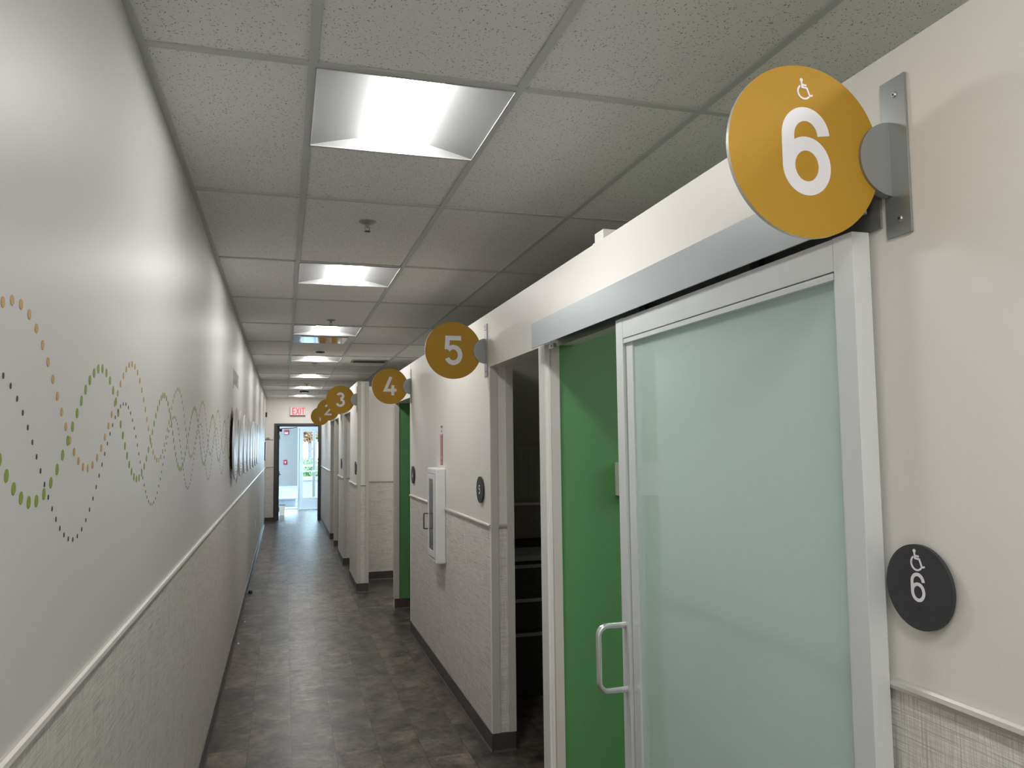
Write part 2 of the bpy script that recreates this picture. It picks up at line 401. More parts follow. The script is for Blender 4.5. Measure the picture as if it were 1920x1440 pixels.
# end wall with the doorway
mb = MB(); dx0, dx1 = .18, 1.19
mb.box(-.2, dx0, YE, YE + .14, 0, HC + .16).box(dx1, XR, YE, YE + .14, 0, HC + .16).box(dx0, dx1, YE, YE + .14, 2.15, HC + .16)
struct(mb.build('wall_end', 'wall'))

# rails (chair rail) : half-round nose profile
def rail_profile(): return [(0, .0), (.006, .0), (.011, .004), (.0135, .011), (.011, .018), (.006, .022), (0, .022)]
def rail(mb, fn, L):
    mb.prism(rail_profile(), fn, L, smooth=False)
ZR = 1.19
mb = MB(); rail(mb, lambda u, v, w_: (u, Y0 + w_, ZR + v), YE - Y0); struct(mb.build('trim_2', 'rail'))
mb = MB()
for y0, y1 in ((.1, 2.15), (4.165, 6.995)): rail(mb, lambda u, v, w_: (W1 - u, y0 + w_, ZR + v), y1 - y0)
for y0, y1 in ((9.03, 10.03), (11.10, 12.2), (14.3, YE)): rail(mb, lambda u, v, w_: (W2 - u, y0 + w_, ZR + v), y1 - y0)
for x0, x1, yy in ((0, dx0, YE), (dx1, 1.3, YE), (W1 + .040, W1 + .090, 4.165), (W2 + .04, W2 + .095, 9.03), (W2 + .04, W2 + .095, 11.1), (W2 + .04, W2 + .095, 14.3), (XJ, XR, 9.80), (XI, XR, 5.58)):
    rail(mb, lambda u, v, w_: (x0 + w_, yy - u, ZR + v), x1 - x0)
struct(mb.build('trim_3', 'rail'))

# baseboards: cove rubber base
def base(mb, fn, L):
    mb.prism([(0, 0), (.013, 0), (.012, .004), (.005, .012), (.004, .098), (0, .1)], fn, L)
mb = MB(); base(mb, lambda u, v, w_: (u, Y0 + w_, v), YE - Y0); struct(mb.build('baseboard_left', 'base'))
mb = MB()
for y0, y1 in ((.1, 2.15), (4.155, 6.995)): base(mb, lambda u, v, w_: (W1 - u, y0 + w_, v), y1 - y0)
for y0, y1 in ((9.02, 10.03), (11.09, 12.2), (14.29, YE)): base(mb, lambda u, v, w_: (W2 - u, y0 + w_, v), y1 - y0)
for x0, x1, yy in ((W1 - .006, XI, 4.165), (W2 - .006, XJ, 9.03), (W2 - .006, XJ, 11.1), (W2 - .006, XJ, 14.3), (W1 - .003, XR, 8.016), (W2 - .003, XR, 13.196), (XJ, XR, 9.80), (XI, XR, 5.58), (W1, XR, 3.186)):
    base(mb, lambda u, v, w_: (x0 + w_, yy - u, v), x1 - x0)
struct(mb.build('baseboard_right', 'base'))
mb = MB()
for x0, x1 in ((0, dx0), (dx1, 1.3)): base(mb, lambda u, v, w_: (x0 + w_, YE - u, v), x1 - x0)
struct(mb.build('baseboard_end', 'base'))

# jamb strips on wall ends: two plain bars with the covered band between them
def jamb_bars(n, x0, yy, bars, z1=ZL, z0=.1):
    mb = MB()
    for a, b_ in bars: mb.box(x0 + a, x0 + b_, yy - .009, yy - .0005, z0, z1)
    return struct(mb.build('trim_%d' % n, 'trim_paint', bevel=.0015))
jamb_bars(4, W1, 4.165, ((-.001, .042), (.090, .131)))
jamb_bars(5, W2, 9.03, ((-.001, .040), (.095, .131)), HW)
jamb_bars(6, W2, 11.10, ((-.001, .040), (.095, .131)))
jamb_bars(7, W2, 14.30, ((-.001, .040), (.095, .131)))
mb = MB(); mb.box(W1 - .002, W1 + .045, 8.008, 8.0195, .1, ZL); mb.box(W1 - .004, W1 - .0004, 8.008, 8.11, .1, ZL); struct(mb.build('trim_8', 'trim_paint', bevel=.0015))
mb = MB(); mb.box(W2 - .002, W2 + .06, 13.188, 13.1995, .1, ZL); struct(mb.build('trim_9', 'trim_paint', bevel=.0015))
# the post between openings five and six: stepped white frame
mb = MB()
mb.box(W1 - .004, W1 + .03, 3.262, 3.289, 0, ZL)
mb.box(W1 - .010, W1 + .03, 3.184, 3.252, 0, ZL)
mb.box(W1 + .002, W1 + .014, 3.178, 3.1895, 0, ZL)
struct(mb.build('trim_10', 'jamb_white', bevel=.0015))
mb = MB(); mb.box(W1 + .014, W1 + .052, 3.168, 3.1865, 0, ZL)
struct(mb.build('trim_11', 'trim_paint', bevel=.0015))
# corner guard at the far corner of the fire cabinet wall
mb = MB(); mb.box(W1 - .003, W1 + .0, 6.972, 6.998, .1, HW - .01); mb.box(W1 - .003, W1 + .13, 6.995, 6.998, .1, ZL); struct(mb.build('trim_12', 'jamb_white'))
mb = MB(); mb.box(W1 - .0025, W1 + .0, 4.163, 4.185, .1, ZL - .0); struct(mb.build('trim_13', 'jamb_white'))

# ================================================================== CEILING LIGHTS
def make_light():
    t = thing('ceiling_light', 'x', 'ceiling light', group='square recessed troffers along the corridor ceiling')
    a = .012; b_ = T - .012; c = .19; d = T - .19; zf = .0; zu = .040
    # wings : curved from the rim up to the lens slot
    mb = MB()
    prof = []
    for i in range(9):
        s = i / 8; prof.append((a + (c + .03 - a) * s, zf + zu * (.85 * s + .15 * math.sin(s * PI / 2))))
    pr2 = [(T - x, z) for x, z in reversed(prof)]
    e0, e1 = a, b_; ex = .022
    for P_ in (prof, pr2):
        for (xa, za), (xb, zb) in zip(P_[:-1], P_[1:]):
            ya = e0 + ex * (za / zu); yb = e0 + ex * (zb / zu)
            mb.add([(xa, ya, za), (xb, yb, zb), (xb, T - yb, zb), (xa, T - ya, za)], [(0, 1, 2, 3)], 0, True)
    # end pieces
    for sgn in (0, 1):
        full = prof + pr2
        for (xa, za), (xb, zb) in zip(full[:-1], full[1:]):
            ya = e0 + ex * (za / zu); yb = e0 + ex * (zb / zu); yy = e0
            if sgn: ya, yb, yy = T - ya, T - yb, T - yy
            mb.add([(xa, yy, zf), (xb, yy, zf), (xb, yb, zb), (xa, ya, za)], [(0, 1, 2, 3)])
    mb.build('reflector', 'bowl', t)
    mb = MB()
    mb.box(a - .003, a + .0, a, b_, -.004, .02).box(b_, b_ + .003, a, b_, -.004, .02).box(a, b_, a - .003, a, -.004, .02).box(a, b_, b_, b_ + .003, -.004, .02)
    mb.build('frame', 'bowl', t)
    mb = MB(); q = []
    for i in range(13):
        s = i / 12; ang = PI * s; q.append((T / 2 - .096 * math.cos(ang), .040 - .040 * math.sin(ang)))
    y0, y1 = e0 + .008, T - e0 - .008
    vs = [(x, y0 + .012 * (z / .04), z) for x, z in q] + [(x, y1 - .012 * (z / .04), z) for x, z in q]; n = len(q)
    mb.add(vs, [(i, i + 1, n + i + 1, n + i) for i in range(n - 1)] , 0, True)
    mb.add(vs, [list(range(n)), list(range(n, 2 * n))])
    mb.build('lens', 'lens', t)
    mb = MB(); mb.box(.02, T - .02, .02, T - .02, .10, .12); mb.build('housing', 'grid', t)
    return t
labs = ['recessed light just behind the viewpoint', 'largest recessed troffer light, nearest of the row', 'second nearest troffer light, just beyond the first sprinkler', 'third troffer light, touching the shiny return panel',
        'fourth troffer light, beyond the smoke detector', 'fifth troffer light of the corridor row', 'sixth troffer light, just before the ceiling strobe', 'farthest troffer light, nearest the exit wall']
L0 = make_light()
for i, ly in enumerate(LIGHT_Y):
    o = L0 if i == 0 else copy_tree(L0)
    o.location = (GX, ly, HC); o['label'] = labs[i]
for ci, lst in EXTRA.items():
    for q, ly in enumerate(lst):
        o = copy_tree(L0); o.location = (xs[ci], ly, HC)
        o['label'] = 'added recessed fill light farthest behind the viewpoint in the corridor row' if ci == 1 else ('recessed light over the third room' if ci == 4 else 'recessed light over the nearest room') if ly > 0 else 'added recessed fill light behind the viewpoint, column %s, %s' % ('one' if ci == 3 else 'two', 'rear' if q % 2 else 'front')
# return panel
t = thing('return_grille', 'shiny square ceiling air panel right behind the third light', 'air vent', (GX, RET_Y, HC))
mb = MB(); mb.box(.012, T - .012, .012, .07, -.006, .012).box(.012, T - .012, T - .07, T - .012, -.006, .012).box(.012, .075, .07, T - .07, -.006, .012).box(T - .075, T - .012, .07, T - .07, -.006, .012); mb.build('frame', 'steel', t, bevel=.002)
mb = MB(); mb.box(.085, T - .085, .08, T - .08, -.012, -.004); mb.build('face_panel', 'fire', t, bevel=.002)
# slot diffuser
t = thing('ceiling_vent', 'grey rectangular ceiling vent in the tiles right of the fourth light', 'air vent', (1.20, 9.85, HC))
mb = MB(); mb.box(0, .44, 0, .02, -.006, .006).box(0, .44, .28, .3, -.006, .006).box(0, .02, .02, .28, -.006, .006).box(.42, .44, .02, .28, -.006, .006); mb.build('frame', 'steel', t)
mb = MB()
for k in range(8): mb.box(.02, .42, .03 + k * .032, .048 + k * .032, -.003, .005)
mb.build('louver', 'dark', t)
# sprinklers
t = thing('sprinkler', 'x', 'sprinkler', group='sprinkler heads along the corridor ceiling')
mb = MB(); mb.lathe([(.012, -.012), (.03, -.009), (.041, -.003), (.043, .006)], n=28); mb.lathe([(.0, -.012), (.012, -.012)], n=28); mb.build('escutcheon', 'steel', t)
mb = MB(); mb.tube([(0, 0, -.01), (0, 0, -.03)], [.008, .006]); mb.tube([(-.010, 0, -.022), (-.011, 0, -.035), (-.004, 0, -.045)], .0022, n=8); mb.tube([(.010, 0, -.022), (.011, 0, -.035), (.004, 0, -.045)], .0022, n=8); mb.build('head', 'steel', t)
mb = MB(); mb.lathe([(0, -.045), (.015, -.046), (.016, -.048), (0, -.049)], n=20); mb.build('deflector', 'dark', t)
for i, (yy, lb) in enumerate(((3.72, 'nearest ceiling sprinkler, between the first and second lights'), (6.76, 'second ceiling sprinkler, just before the third light'), (10.35, 'third ceiling sprinkler, just after the fourth light'), (13.9, 'farthest ceiling sprinkler, between the fifth and sixth lights'))):
    o = t if i == 0 else copy_tree(t)
    o.location = (.76, yy, HC + .006); o['label'] = lb
t = thing('smoke_detector', 'round white smoke detector on the ceiling before the fourth light', 'smoke detector', (.768, 8.95, HC + .006))
mb = MB(); mb.lathe([(.075, 0), (.075, -.012), (.06, -.018), (.0, -.018)]); mb.build('base', 'plastic', t)
mb = MB(); mb.lathe([(.052, -.018), (.05, -.03), (.0, -.036)]); mb.build('sensor_cap', 'dark', t)
t = thing('ceiling_strobe', 'small dark dome alarm strobe on the ceiling near the exit', 'alarm', (.76, 15.65, HC + .006))
mb = MB(); mb.lathe([(.085, 0), (.085, -.03), (0, -.03)]); mb.build('base', 'black', t)
mb = MB(); mb.lathe([(.062, -.03), (.055, -.06), (.03, -.075), (0, -.08)]); mb.build('lens', 'plastic', t)

# ================================================================== BLADE SIGNS
def blade_sign(num, x, y, label, isa=False):
    z = 2.178
    t = thing('blade_sign', label, 'room sign', (x, y, z), 'round ochre room number signs')
    f = lambda u, v, w_: (u, -w_, v)               # faces the camera (-y)
    mb = MB(); mb.disc(.161, lambda u, v, w_: (u - .1865, .004 - w_, v), .008, 0, 1, n=96); mb.build('disc', ['ochre', 'edge'], t)
    mb = MB(); put_glyph(mb, num, .165, .158, lambda u, v, w_: (u - .1865, -.004 - w_, v), .0008); mb.build('numeral', 'white', t)
    if isa:
        mb = MB(); put_isa(mb, .040, lambda u, v, w_: (u - .1865, -.004 - w_, v + .117), .0008); mb.build('wheelchair_symbol', 'white', t)
    mb = MB(); mb.disc(.071, lambda u, v, w_: (u - .001, .008 - w_, v), .018, 0, n=40, a0=PI / 2, a1=3 * PI / 2); mb.build('clamp', 'steel', t, bevel=.001)
    mb = MB(); mb.box(-.005, -.0005, -.052, .009, -.149, .151); pl = mb.build('wall_plate', 'steel', t, bevel=.0008)
    for zz in (-.118, .118):
        mb = MB(); mb.tube([(-.0045, -.026, zz), (-.0075, -.026, zz)], [.006, .0045]); mb.tube([(-.0074, -.026, zz), (-.0078, -.026, zz)], .0022, 1); mb.build('screw', ['chrome', 'dark'], pl)
    return t
blade_sign('6', W1, 1.176, 'largest round ochre sign with a white 6 and wheelchair symbol', True)
blade_sign('5', W1, 4.255, 'round ochre sign with a white 5 above the dark doorway')
blade_sign('4', W1, 6.975, 'round ochre sign with a white 4')
blade_sign('3', W2, 9.09, 'round ochre sign with a white 3, mounted on the column')
blade_sign('2', W2, 11.7, 'round ochre sign with a white 2, half behind sign 3')
blade_sign('1', W2, 14.34, 'farthest round ochre sign, mostly hidden behind sign 2')

def plaque(num, x, y, label, isa=False):
    t = thing('door_plaque', label, 'room number plaque', (x, y, 1.39), 'round charcoal room number plaques')
    mb = MB(); mb.disc(.075, lambda u, v, w_: (-.006 - w_, -u, v), .007, 0, n=72); mb.build('disc', 'plaque', t, bevel=.0008)
    mb = MB(); mb.disc(.045, lambda u, v, w_: (-.0005 - w_, -u, v), .0056, 0, n=32); mb.build('spacer', 'black', t)
    fn = lambda u, v, w_: (-.013 - w_, -u, v)
    mb = MB(); put_glyph(mb, num, .051, .118, fn, .0008); mb.build('numeral', 'white', t)
    if isa:
        mb = MB(); put_isa(mb, .038, fn, .0008, 0, .0475); mb.build('wheelchair_symbol', 'white', t)
    mb = MB()
    for a, b_ in ((-.004, 0), (0, 0), (.004, .002), (-.002, -.003), (.003, -.003)): mb.disc(.0008, fn, .0006, cx=a, cy=b_ - .036, n=8)
    mb.build('braille', 'plaque', t)
plaque('6', W1, 1.143, 'nearest charcoal plaque, with a white 6 and wheelchair symbol', True)
plaque('5', W1, 4.371, 'charcoal plaque with a white 5, right of the white cabinet')
plaque('4', W1, 6.80, 'charcoal plaque with a white 4, left of the white cabinet')
plaque('3', W2, 9.157, 'thin-looking charcoal plaque on the column corner')
plaque('2', W2, 11.48, 'farthest charcoal plaque, on the wall beyond the column')

# ================================================================== SLIDING DOOR
XD = 1.427; XB = 1.467; D0, D1 = 1.222, 2.333; DT = 2.052
t = thing('sliding_door', 'aluminium framed sliding door with a large frosted glass pane', 'door', (XD, D0, 0))
def dbox(mb, x0, x1, y0, y1, z0, z1): return mb.box(x0 - XD, x1 - XD, y0 - D0, y1 - D0, z0, z1)
mb = MB(); dbox(mb, XD, XB, D0, D0 + .055, .012, DT); mb.build('stile', 'alu', t, bevel=.001)
mb = MB(); dbox(mb, XD, XB, D1 - .052, D1, .012, DT); mb.build('stile', 'alu', t, bevel=.001)
mb = MB(); dbox(mb, XD + .0006, XB, D0 + .0555, D1 - .0525, 1.986, DT - .001); mb.build('top_rail', 'alu', t, bevel=.001)
mb = MB(); dbox(mb, XD + .0006, XB, D0 + .0555, D1 - .0525, .012, .2); mb.build('bottom_rail', 'alu', t, bevel=.001)
mb = MB(); gy0, gy1 = D0 + .058, D1 - .055
dbox(mb, XD + .001, XB - .004, gy0, gy1, 1.969, 1.983); dbox(mb, XD + .001, XB - .004, gy0, gy1, .203, .217)
dbox(mb, XD + .006, XB - .004, gy0, gy0 + .006, .217, 1.969); dbox(mb, XD + .010, XB - .004, gy1 - .048, gy1 - .002, .217, 1.969)
mb.build('glazing_bead', 'alu', t, bevel=.0008)
mb = MB(); dbox(mb, XD + .016, XD + .022, gy0 + .004, gy1 - .045, .215, 1.971); mb.build('glass_pane', 'frost', t)
# pull handle
mb = MB(); hx = -.092; pts = []
r = .03; z0, z1 = .879, 1.078; hy = 1.085
pts = [(.0, hy, z1)] + [(hx + r - r * math.sin(a), hy, z1 - r + r * math.cos(a)) for a in [i * PI / 16 for i in range(9)]]
pts += [(hx, hy, z) for z in (1.0, .95)] + [(hx + r - r * math.cos(a), hy, z0 + r - r * math.sin(a)) for a in [i * PI / 16 for i in range(9)]] + [(.0, hy, z0)]
mb.tube(pts, .0098, n=20); mb.build('pull_handle', 'chrome', t)
# track and cover
t = thing('door_track', 'long aluminium track cover above the frosted sliding door', 'door track', (1.408, 1.196, 2.060))
mb = MB(); mb.box(0, .004, 0, 1.98, 0, .108); mb.box(.004, .071, .006, 1.98, .104, .108); mb.build('cover', 'alu_cover', t, bevel=.0008)
mb = MB(); mb.box(.066, .0708, .002, 1.92, -.005, .103); mb.build('back_plate', 'steel', t)
mb = MB(); mb.box(.022, .060, .045, 1.88, .035, .075); mb.box(.060, .066, .045, 1.88, .045, .065); mb.build('track_bar', 'dark', t)
mb = MB(); mb.box(.022, .060, .030, .044, .03, .08); mb.box(.036, .050, .022, .031, .030, .042); mb.build('end_stop', 'alu', t)
for yy in (.35, .95):
    mb = MB(); mb.box(.034, .048, yy, yy + .04, -.004, .033); mb.build('hanger', 'black', t)
mb = MB(); mb.box(.058, .0655, 1.865, 1.92, -.008, .012); mb.tube([(.0579, 1.885, .002), (.056, 1.885, .002)], .004, 1); mb.build('door_guide', ['alu', 'black'], t)

# ================================================================== FIRE CABINET
t = thing('extinguisher_cabinet', 'white wall cabinet with a narrow glass window and wire pull', 'fire extinguisher cabinet', (W1, 5.40, .82))
M['cab_gap'] = plain('shadow_gap_grey', (.30, .30, .30), .6)
H, D_, WD = .665, .073, .32
mb = MB(); mb.box(-D_, -.0005, 0, WD, 0, H); bo = mb.build('cabinet_body', 'plastic', t, bevel=.012, seg=4)
mb = MB(); z0, z1 = .035, H - .045; xx = -D_ - .004
mb.box(xx, -D_ + .001, .025, WD - .02, z0, z0 + .05).box(xx, -D_ + .001, .025, WD - .02, z1 - .035, z1).box(xx, -D_ + .001, .025, .085, z0 + .05, z1 - .035).box(xx, -D_ + .001, WD - .07, WD - .02, z0 + .05, z1 - .035)
do = mb.build('door', 'plastic', t, bevel=.002)
mb = MB(); mb.box(-D_ - .0012, -D_ + .001, .020, WD - .015, z0 - .005, z1 + .005); mb.build('door_gap', 'cab_gap', t)
M['mirror_dark'] = plain('smoked_window', (.20, .20, .22), .12, .1)
mb = MB(); mb.box(-D_ - .0022, -D_ - .0002, .0852, WD - .0702, z0 + .0502, z1 - .0352); mb.build('window_pane', 'mirror_dark', do)
mb = MB(); hy = WD - .035
mb.tube([(-D_ - .002, hy, .22), (-D_ - .032, hy, .22), (-D_ - .034, hy, .222), (-D_ - .034, hy, .328), (-D_ - .032, hy, .33), (-D_ - .002, hy, .33)], .0048, n=10); mb.build('handle', 'bronze', do)
t = thing('fire_decal', 'narrow red and white vertical sticker above the white cabinet', 'sign', (W1 - .0004, 5.54, 1.50))
mb = MB(); mb.box(-.0008, 0, -.044, .044, 0, .29); mb.build('backing', 'jamb_white', t)
fn = lambda u, v, w_: (-.0009 - w_, -u, v)
mb = MB(); mb.prism([(-.040, .286), (.040, .286), (.034, .274), (.006, .270), (0, .256), (-.006, .270), (-.034, .274)], fn, .0004); 
mb.prism([(-.042, .004), (-.014, .004), (-.014, .225), (-.042, .225)], fn, .0004); mb.prism([(.014, .004), (.042, .004), (.042, .225), (.014, .225)], fn, .0004)
mb.prism([(-.012, .004), (.012, .004), (.012, .012), (-.012, .012)], fn, .0004); mb.prism([(-.012, .05), (0, .015), (.012, .05), (0, .04)], fn, .0004)
mb.build('red_bars', 'pink', t)

# text helper: built-in lettering turned into a mesh
def text_mesh(name, s, size, parent, m_, mtx, ext=.0006, spacing=1.0):
    cu = bpy.data.curves.new(name, 'FONT'); cu.body = s; cu.size = size; cu.extrude = ext; cu.align_x = 'CENTER'; cu.align_y = 'CENTER'; cu.space_character = spacing
    o = bpy.data.objects.new(name + '_c', cu); COL.objects.link(o); bpy.context.view_layer.update()
    me = bpy.data.meshes.new_from_object(o.evaluated_get(bpy.context.evaluated_depsgraph_get())); bpy.data.objects.remove(o)
    me.transform(mtx); me.materials.clear(); me.materials.append(M[m_]); me.name = name
    o = bpy.data.objects.new(name, me); COL.objects.link(o); o.parent = parent
    return o
def facing(fwd, loc):   # text in XY plane -> upright, normal towards fwd
    z = Vector(fwd); y = Vector((0, 0, 1)); x = y.cross(z)
    return Matrix(((x.x, y.x, z.x, loc[0]), (x.y, y.y, z.y, loc[1]), (x.z, y.z, z.z, loc[2]), (0, 0, 0, 1)))
text_mesh('lettering', 'FIRE', .020, t, 'pink', facing((-1, 0, 0), (-.0012, 0, .246)), .0002)
text_mesh('lettering', 'EXTINGUISHER', .022, t, 'pink', facing((-1, 0, 0), (-.0012, 0, .14)) @ Matrix.Rotation(-PI / 2, 4, 'Z'), .0002, .95)

# ================================================================== MURAL ON THE LEFT WALL
t = thing('wave_mural', 'wall mural of dotted ochre, green and black waves', 'mural', (0, 0, 0))
def wave(name, mt, mid, amp, peak, per, rr, sp, y0, y1, ry=1.0, tilt=0):
    mb = MB(); y = y0; n = 14
    while y < y1:
        ph = 2 * PI * (y - peak) / per
        z = mid + amp * math.cos(ph); sl = -amp * 2 * PI / per * math.sin(ph)
        mb.disc(rr, lambda u, v, w_: (.0002 + w_, y + u * ry, z + v), .0006, n=n)
        y += sp / math.sqrt(1 + sl * sl)
    return mb.build(name, mt, t)
wave('ochre_dots', 'd_ochre', 1.742, .130, 2.235, .9265, .0081, .0408, .50, 6.12)
wave('green_dots', 'd_green', 1.697, .1295, 1.880, .926, .0100, .0405, .50, 6.12, .92)
wave('black_dots', 'd_dark', 1.6215, .1415, 2.140, .924, .0046, .0338, .50, 6.0, .80)

# round photo discs on the left wall
m, nt, b = mat('photo_print'); M['photo'] = m
tc = N(nt, 'ShaderNodeTexCoord'); se = N(nt, 'ShaderNodeSeparateXYZ'); nt.links.new(tc.outputs['Object'], se.inputs[0])
info = N(nt, 'ShaderNodeObjectInfo')
vm = N(nt, 'ShaderNodeVectorMath', operation='MULTIPLY_ADD'); vm.inputs[1].default_value = (1, 1, 1); nt.links.new(tc.outputs['Object'], vm.inputs[0])
cb = N(nt, 'ShaderNodeCombineXYZ'); nt.links.new(math_(nt, 'MULTIPLY', info.outputs['Random'], 40.0), cb.inputs[0]); nt.links.new(cb.outputs[0], vm.inputs[2])
pic = mixc(nt, ramp(nt, noise(nt, vm.outputs[0], (1, 5, 3), 2.2, 3.0), .35, .65), (.28, .25, .23), (.62, .59, .56))
lowr = math_(nt, 'LESS_THAN', math_(nt, 'ADD', se.outputs[2], math_(nt, 'MULTIPLY', se.outputs[1], .3)), -.09)
nt.links.new(mixc(nt, lowr, pic, (.74, .73, .72)), b.inputs['Base Color']); b.inputs['Roughness'].default_value = .3
pos = ['nearest', 'second nearest', 'third nearest', 'fourth nearest', 'fifth from the near end', 'third farthest', 'second farthest', 'farthest']
td = thing('picture_disc', 'x', 'wall picture', group='round picture discs in a row on the left wall')
mb = MB(); mb.disc(.277, lambda u, v, w_: (.020 + w_, u, v), .013, 0, 1, n=64); pd = mb.build('print_panel', ['photo', 'edge'], td)
mb = MB(); mb.disc(.20, lambda u, v, w_: (.0005 + w_, u, v), .0192, 0, n=48); mb.build('standoff', 'black', td)
mb = MB()
for k in range(4): mb.box(.033, .0336, -.09, .09 - .03 * (k % 2), -.175 - .022 * k, -.167 - .022 * k)
mb.build('caption', 'l_grey', td)
for i in range(8):
    o = td if i == 0 else copy_tree(td)
    o.location = (0, 6.36 + .7415 * i, 1.678); o['label'] = 'round picture disc, %s of the eight on the left wall' % pos[i]
t = thing('wall_lettering', 'pale grey letters on the left wall above the first picture discs', 'lettering', (0, 6.78, 2.20))
text_mesh('letters', 'JOURNEY', .17, t, 'l_grey', facing((1, 0, 0), (.001, 0, 0)), .0008, 1.0)

# outlet, far small items on the left wall
t = thing('wall_outlet', 'small white outlet plate low on the left wall', 'outlet', (0, 12.0, .52))
mb = MB(); mb.box(.0005, .006, -.036, .036, -.058, .058); mb.build('cover_plate', 'plastic', t, bevel=.002)
mb = MB(); mb.box(.006, .0075, -.017, .017, .008, .040).box(.006, .0075, -.017, .017, -.040, -.008); mb.build('socket', 'jamb_white', t)
t = thing('door_bumper', 'small dark rubber bumper on the floor by the left wall', 'door stop', (.04, 9.4, 0))
mb = MB(); mb.lathe([(.022, 0), (.024, .012), (.018, .03), (0, .034)], n=20); mb.build('rubber_cap', 'dark', t)
mb = MB(); mb.lathe([(0, .0345), (.006, .0345), (.005, .036), (0, .037)], n=10); mb.build('screw', 'steel', t)
for i, (x, y, s, lb) in enumerate(((.035, 7.05, .012, 'white paint chip beside the left baseboard, nearer of two'), (.05, 7.9, .009, 'white paint chip beside the left baseboard, farther of two'))):
    mb = MB(); mb.add([(-s, 0, 0), (s * .6, -s * 1.2, 0), (s, s, 0), (-.2 * s, s * 1.4, 0), (-s * .4, 0, s), (s * .3, .3 * s, s * 1.2)], [(0, 3, 2, 1), (0, 1, 4), (1, 5, 4), (1, 2, 5), (2, 3, 5), (3, 4, 5), (3, 0, 4)])
    tag(mb.build('paint_chip', 'wire', loc=(x, y, .0)), lb, 'debris', 'white chips on the floor')
t = thing('wall_hook_bracket', 'dark bar bracket with a rounded top, left of the exit doorway', 'bracket', (0, 17.45, 1.79))
mb = MB(); mb.box(.0005, .168, -.02, .02, -.006, .006); mb.build('bar', 'dark', t, bevel=.002)
mb = MB(); mb.disc(.045, lambda u, v, w_: (.055 + u, .012 - w_, .0065 + v), .024, n=24, a0=0, a1=PI); mb.build('dome', 'steel', t)
t = thing('notice_frame', 'narrow black framed board at the far end of the left wall', 'frame', (0, 17.2, 1.55))
mb = MB(); mb.box(.0005, .02, -.16, .16, -.19, .19); fr = mb.build('frame', 'dark', t, bevel=.003)
mb = MB(); mb.box(.0202, .0212, -.14, .14, -.17, .17); mb.build('sheet', 'plastic', t)
t = thing('wall_sensor', 'tiny black device high on the left wall by the exit', 'sensor', (0, 17.5, 2.33))
mb = MB(); mb.box(.0005, .035, -.03, .03, -.05, .05); mb.build('housing', 'black', t, bevel=.004)
mb = MB(); mb.lathe([(0, .0), (.012, 0), (.01, -.006), (0, -.008)], c=(.02, 0, -.0505), n=14); mb.build('lens', 'steel', t)

# ================================================================== END OF THE CORRIDOR
t = struct(thing('door_1', 'dark framed doorway at the end of the corridor', 'door frame', (dx0, YE, 0)))
t['kind'] = 'structure'
wf = dx1 - dx0
mb = MB(); mb.box(0, .052, -.014, .155, 0, 2.155); mb.build('jamb', 'bronze', t, bevel=.003)
mb = MB(); mb.box(wf - .052, wf, -.014, .155, 0, 2.155); mb.build('jamb', 'bronze', t, bevel=.003)
mb = MB(); mb.box(.0525, wf - .0525, -.014, .155, 2.103, 2.155); mb.build('head', 'bronze', t, bevel=.003)
mb = MB(); mb.box(.0525, .068, .06, .08, 0, 2.10).box(wf - .068, wf - .0525, .06, .08, 0, 2.10).box(.068, wf - .068, .06, .08, 2.085, 2.1025); mb.build('stop', 'bronze', t)
# opened leaf, seen edge on, with closer
t = thing('open_door_leaf', 'dark door leaf swung open beyond the corridor end', 'door', (.245, 18.13, 0))
mb = MB(); mb.box(0, .045, 0, .86, .01, 2.09); lf = mb.build('leaf', 'bronze', t, bevel=.002)
mb = MB(); mb.tube([(.045, .80, 1.0), (.09, .80, 1.0), (.09, .70, 1.0)], .009, n=10); mb.build('lever', 'steel', t)
mb = MB(); mb.box(.046, .10, .05, .30, 1.98, 2.04); cl = mb.build('door_closer', 'dark', t, bevel=.004)
mb = MB(); mb.tube([(.09, .10, 2.045), (.30, .35, 2.06), (.42, -.01, 2.075)], .008, n=8); mb.build('arm', 'dark', cl)
for zz in (.25, 1.05, 1.85):
    mb = MB(); mb.tube([(.052, -.004, zz - .05), (.052, -.004, zz + .05)], .008, n=10); mb.build('hinge', 'steel', t)
# EXIT sign
t = thing('exit_sign', 'lit red EXIT sign above the far doorway', 'exit sign', (.674, YE - .0005, 2.42))
mb = MB(); mb.box(-.165, .165, -.028, 0, -.10, .10); mb.build('housing', 'trim_paint', t, bevel=.003)
mb = MB(); mb.box(-.155, .155, -.031, -.0285, -.086, .092); mb.build('face_plate', 'plastic', t)
mb = MB(); mb.box(-.166, .166, -.036, -.0285, -.104, -.088); mb.build('bottom_trim', 'dark', t)
e = []
mb = MB(); fE = lambda u, v, w_: (u, -.0312 - w_, v + .004); st = .022; hh = .155
def S(pts): mb.ribbon(pts, st, fE, .0006)
S([(-.105, -hh / 2), (-.105, hh / 2)]); S([(-.116, hh / 2 - .011), (-.05, hh / 2 - .011)]); S([(-.116, 0), (-.055, 0)]); S([(-.116, -hh / 2 + .011), (-.05, -hh / 2 + .011)])
S([(-.035, -hh / 2), (.035, hh / 2)]); S([(-.035, hh / 2), (.035, -hh / 2)])
S([(.06, -hh / 2), (.06, hh / 2)]); S([(.118, -hh / 2), (.118, hh / 2)]); S([(.083, hh / 2 - .011), (.155, hh / 2 - .011)])
mb.build('exit_letters', 'exit_red', t)
